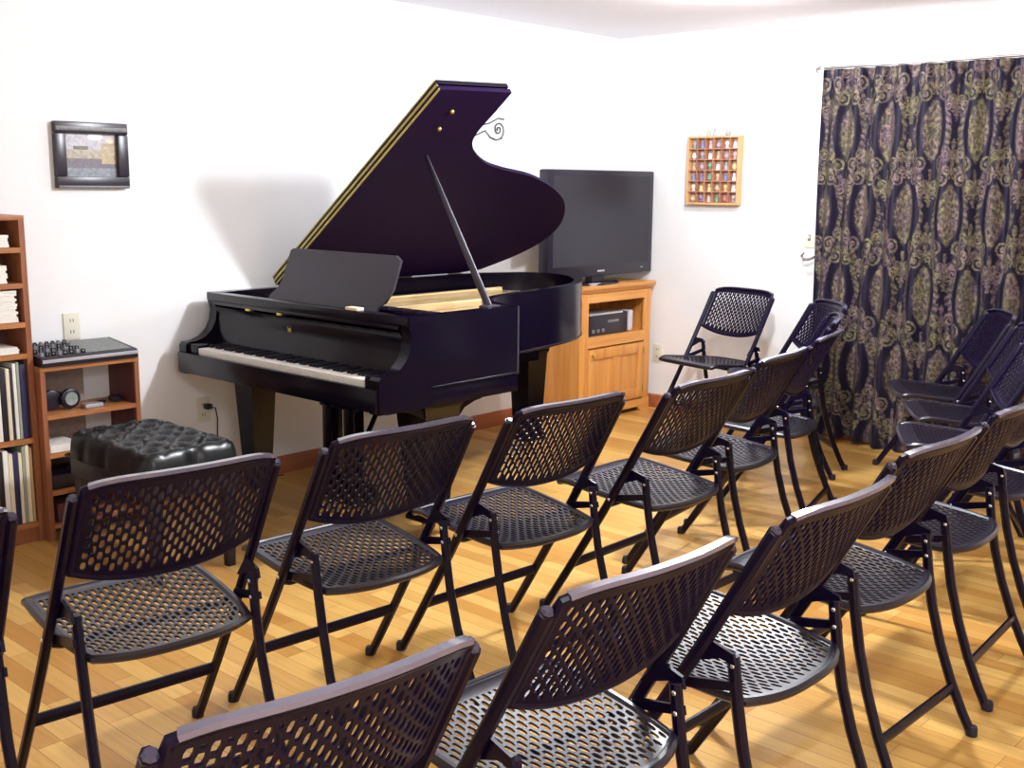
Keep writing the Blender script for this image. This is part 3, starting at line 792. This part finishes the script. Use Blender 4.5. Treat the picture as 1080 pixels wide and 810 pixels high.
rh = (DZ1-DZ0-.024)/nr; cwid = (DY0-DY1-.024)/nc
m = MB()
for r in range(1, nr): m.box(-.050, -.006, DY0-.012, DY1+.012, DZ0+.012+r*rh-.003, DZ0+.012+r*rh+.003)
for c in range(1, nc): m.box(-.048, -.006, DY0-.012-c*cwid-.0025, DY0-.012-c*cwid+.0025, DZ0+.012, DZ1-.012)
db(m, 'dividers', wood('divider_wood', (190, 138, 108), (170, 118, 92), .6, 'z'))
fig_cols = {'white': (240, 238, 236), 'blue': (90, 96, 170), 'mauve': (168, 136, 150), 'green': (84, 132, 96), 'yellow': (226, 200, 110), 'red': (176, 74, 76), 'grey': (150, 154, 166), 'tan': (200, 160, 120), 'pink': (216, 160, 160), 'violet': (112, 90, 160)}
grid = [['grey', 'blue', 'pink', 'mauve', 'white', 'white'], ['white', 'grey', 'white', 'tan', 'mauve', 'pink'],
        ['tan', 'mauve', 'green', 'white', 'grey', 'yellow'], ['blue', 'violet', 'green', 'tan', 'blue', 'white'],
        ['white', 'yellow', 'yellow', 'tan', 'yellow', 'white'], ['tan', 'violet', 'pink', 'green', 'red', 'mauve']]
rn = ['top', 'second', 'third', 'fourth', 'fifth', 'bottom']; cn_ = ['first', 'second', 'third', 'fourth', 'fifth', 'sixth']
shapes = [[(.010, 0), (.013, .004), (.006, .012), (.013, .024), (.012, .034), (.006, .042)],
          [(.014, 0), (.015, .006), (.011, .03), (.012, .034), (.008, .036)],
          [(.012, 0), (.012, .02), (.006, .026), (.009, .036), (.005, .046)],
          [(.008, 0), (.016, .010), (.016, .024), (.009, .032), (.010, .038)]]
def figurine(y, z, colr, shp, label, x=-.029):
    o = MB().lathe(shapes[shp], (0, 0, 0), 12).build('miniature', base_mat('mini_'+colr, tuple(int(c*.72+62) for c in fig_cols[colr]), .35)); o.location = (x, y, z)
    tag(o, label, 'miniature', 'miniatures in the wall display box')
for r in range(nr):
    for c in range(nc):
        cc = grid[r][c]
        figurine(DY0-.012-(c+.5)*cwid, DZ1-.012-(r+1)*rh+.0035, cc, (r*3+c*5) % 4, '%s miniature, %s from left in the display box\'s %s row' % (cc, cn_[c], rn[r]))
for k, (yy, cc) in enumerate(((-.72, 'tan'), (-.765, 'grey'), (-.86, 'grey'))):
    figurine(yy, DZ1+.0004, cc, (k+1) % 4, ['tan miniature, leftmost of three on top of the wall display box', 'grey miniature, middle of three on top of the wall display box', 'grey miniature, rightmost of three on top of the wall display box'][k], -.03)

# ------------------------------------------------------------------ curtain
def smooth(a, b, x):
    t = max(0, min(1, (x-a)/(b-a))); return t*t*(3-2*t)
def damask(p, q):
    """0 = dark ground, 1 = raised motif"""
    Wc, Hc = .35, .88; best = 0.
    jag = mnoise.noise(Vector((p*38, q*38, 4.4)))
    for (ox, oy) in ((0, 0), (.5, .5)):
        x = ((p/Wc+ox) % 1-.5)*Wc; y = ((q/Hc+oy) % 1-.5)*Hc
        ax = abs(x)
        w = .078*max(0, 1-(abs(y)/.175)**2.0)
        if w > 0 and ax < w:
            e = ax/w
            v = .8 if e < .84+.05*jag else .3
            r2 = math.hypot(ax*1.6, y*.9); th = math.atan2(y, ax*1.6)
            if r2 < .13: v *= .62+.38*(cos(th*10)*cos(r2*120) > -.25)
            else: v *= .7+.3*cos(y*210)
            best = max(best, v)
        w2 = .140*max(0, 1-(abs(y)/.34)**1.5)
        if w2 > 0:
            d = abs(ax-w2-.012*jag)
            if d < .015+.009*jag: best = max(best, .72*(.55+.45*(sin(y*170+ax*90) > -.3)))
        for (cx, cy, R, sgn) in ((.105, .262, .036, 1), (.145, .165, .022, -1), (.050, .318, .028, 1), (.115, -.245, .036, -1), (.048, -.318, .026, 1), (.03, .235, .02, -1)):
            dx, dy = ax-cx, y-cy; rr = math.hypot(dx, dy)
            if rr < R*1.2:
                th = math.atan2(dy*sgn, dx); k = (rr/R*1.4-th/(2*pi)) % 1
                if k < .55: best = max(best, .8)
        for cy in (.235, .335, -.325):
            dy = y-cy; rr = math.hypot(ax*1.3, dy)
            if rr < .05 and cos(math.atan2(ax, dy+.02)*7) > -.1: best = max(best, .72)
        if ax < .008+.004*jag and .2 < abs(y) < .40: best = max(best, .7)
    return best
def curtain_x(s, z):  # s along the rod in metres
    k = smooth(0, 2.1, 2.1-z)
    w = .022+.016*k
    f = sin(s*2*pi/.125+.8*sin(s*5.1)+.25*sin(z*2.1+s*3))*w+.012*k*sin(s*2*pi/.31+1.3+z*.6)
    f += .006*sin(s*2*pi/.041)*smooth(1.95, 2.1, z)
    return -.085+f
CY0, CW, CZ0, CZ1 = -1.50, 1.85, .018, 2.108
CU = thing('damask_curtain', 'floor length black and taupe damask curtain hanging on the right wall', 'curtain', (-.085, CY0-CW/2, CZ0))
cl = [0.]
NS, NZ = 560, 520
for i in range(NS):
    s0, s1 = CW*i/NS, CW*(i+1)/NS
    cl.append(cl[-1]+math.hypot(s1-s0, (curtain_x(s1, .8)-curtain_x(s0, .8))))
def cpos(u, v):
    s = u*CW; z = CZ0+(CZ1-CZ0)*v+.012*sin(s*9)*(1-v)**8
    o = CU.location
    return (curtain_x(s, z)-o.x, CY0-s-.004*sin(z*3)-o.y, z-o.z)
def ccol(u, v):
    i = min(NS, int(round(u*NS))); p = cl[i]+.09; q = CZ0+(CZ1-CZ0)*v
    n = mnoise.noise(Vector((p*60, q*60, 1.7))); n2 = mnoise.noise(Vector((p*9, q*9, 5.2))); n3 = mnoise.noise(Vector((p*160, q*160, 9.)))
    m_ = damask(p+.004*n, q+.004*n2*2); m_ = max(0, m_*(.92+.55*n+.25*n3)+.12*n3)
    dark = (16+9*n3, 8+8*n3, 34+12*n3); t = .5+.9*n2
    t = max(0, min(1, t)); lite = (134-8*t, 112+8*t, 106-28*t)
    return srgb(*[max(0, dark[k]*(1-m_)+lite[k]*m_) for k in range(3)])
def cloth_mat():
    m = bpy.data.materials.new('damask_cloth'); m.use_nodes = True
    b = m.node_tree.nodes['Principled BSDF']; a = m.node_tree.nodes.new('ShaderNodeVertexColor'); a.layer_name = 'Col'
    m.node_tree.links.new(a.outputs[0], b.inputs['Base Color']); b.inputs['Roughness'].default_value = .6
    b.inputs['Specular IOR Level'].default_value = .3
    return m
color_grid('cloth', NS, NZ, cpos, ccol, cloth_mat(), CU, nrm_flip=True)
RD = thing('curtain_rod', 'slim metal curtain rod with a curled end above the damask curtain', 'curtain rod', (-.085, -2.4, 2.118))
MB().tube([(0, .905, 0), (0, -1.0, 0)], .007, 10).build('rod', M_rod, RD)
MB().tube([(0, .905, 0), (-.005, .925, .004), (-.0, .945, -.004), (.0, .95, -.016), (0, .935, -.02)], [.008, .010, .008, .006, .004], 8).build('finial', M_rod, RD)
m = MB()
for y in (.89, -.02, -.95): m.tube([(.084, y, -.006), (.0, y, -.006)], .006, 6); m.box(.078, .084, y-.012, y+.012, -.03, .02, bev=.003)
m.build('bracket', M_rod, RD)
HB = thing('curtain_holdback', 'curved pale metal curtain holdback on the wall at the left edge of the curtain', 'holdback', (0, -1.50, 1.065))
MB().lathe([(.022, 0), (.022, -.006), (.010, -.01), (.007, -.02)], (0, 0, 0), 16, 'x').build('rosette', M_rod, HB)
MB().tube([(-.012, 0, 0), (-.05, .01, -.005), (-.075, .035, -.02), (-.085, .065, -.022), (-.088, .075, .0), (-.09, .06, .018)], [.007, .008, .009, .010, .009, .006], 8).build('hook', M_rod, HB)

# ------------------------------------------------------------------ lights, camera
def light(name, kind, loc, energy, size=.1, color=(1, 1, 1), rot=None, sy=None):
    l = bpy.data.lights.new(name, kind); l.energy = energy; l.color = color
    if kind == 'AREA': l.shape = 'RECTANGLE' if sy else 'DISK'; l.size = size; l.size_y = sy or size
    else: l.shadow_soft_size = size
    o = bpy.data.objects.new(name, l); COL.objects.link(o); o.location = loc
    if rot: o.rotation_euler = rot
    return o
light('ceiling_lamp', 'POINT', (-2.5, -2.5, 2.25), 200, .08, (.93, .965, 1))
light('far_lamp', 'POINT', (-1.22, -1.6, 2.355), 62, .05, (.93, .965, 1))
light('rear_fill', 'AREA', (-5.6, -5.2, 2.36), 85, 1.0, (.93, .965, 1))  # added soft fill behind the camera, lifts the shadows
w = bpy.data.worlds.new('World'); scene.world = w; w.use_nodes = True
w.node_tree.nodes['Background'].inputs[0].default_value = (.8, .82, 1, 1)
w.node_tree.nodes['Background'].inputs[1].default_value = .3

cam = bpy.data.cameras.new('camera'); co = bpy.data.objects.new('camera', cam); COL.objects.link(co)
f, pt, ro, yw = 1171.0, .1782, .009, .7398
Fv = Vector((cos(yw)*cos(pt), sin(yw)*cos(pt), -sin(pt))); Rv = Vector((sin(yw), -cos(yw), 0)); Uv = Rv.cross(Fv)
R2 = Rv*cos(ro)+Uv*sin(ro); U2 = -Rv*sin(ro)+Uv*cos(ro)
mt = Matrix.Identity(4)
for k in range(3): mt[k][0] = R2[k]; mt[k][1] = U2[k]; mt[k][2] = -Fv[k]
mt[0][3], mt[1][3], mt[2][3] = -6.0325, -4.5719, 1.4618
co.matrix_world = mt
cam.sensor_fit = 'HORIZONTAL'; cam.sensor_width = 36; cam.lens = f/1080*36; cam.clip_start = .05
scene.camera = co
scene.view_settings.view_transform = 'Standard'
scene.view_settings.look = 'None'
scene.view_settings.exposure = 0.0
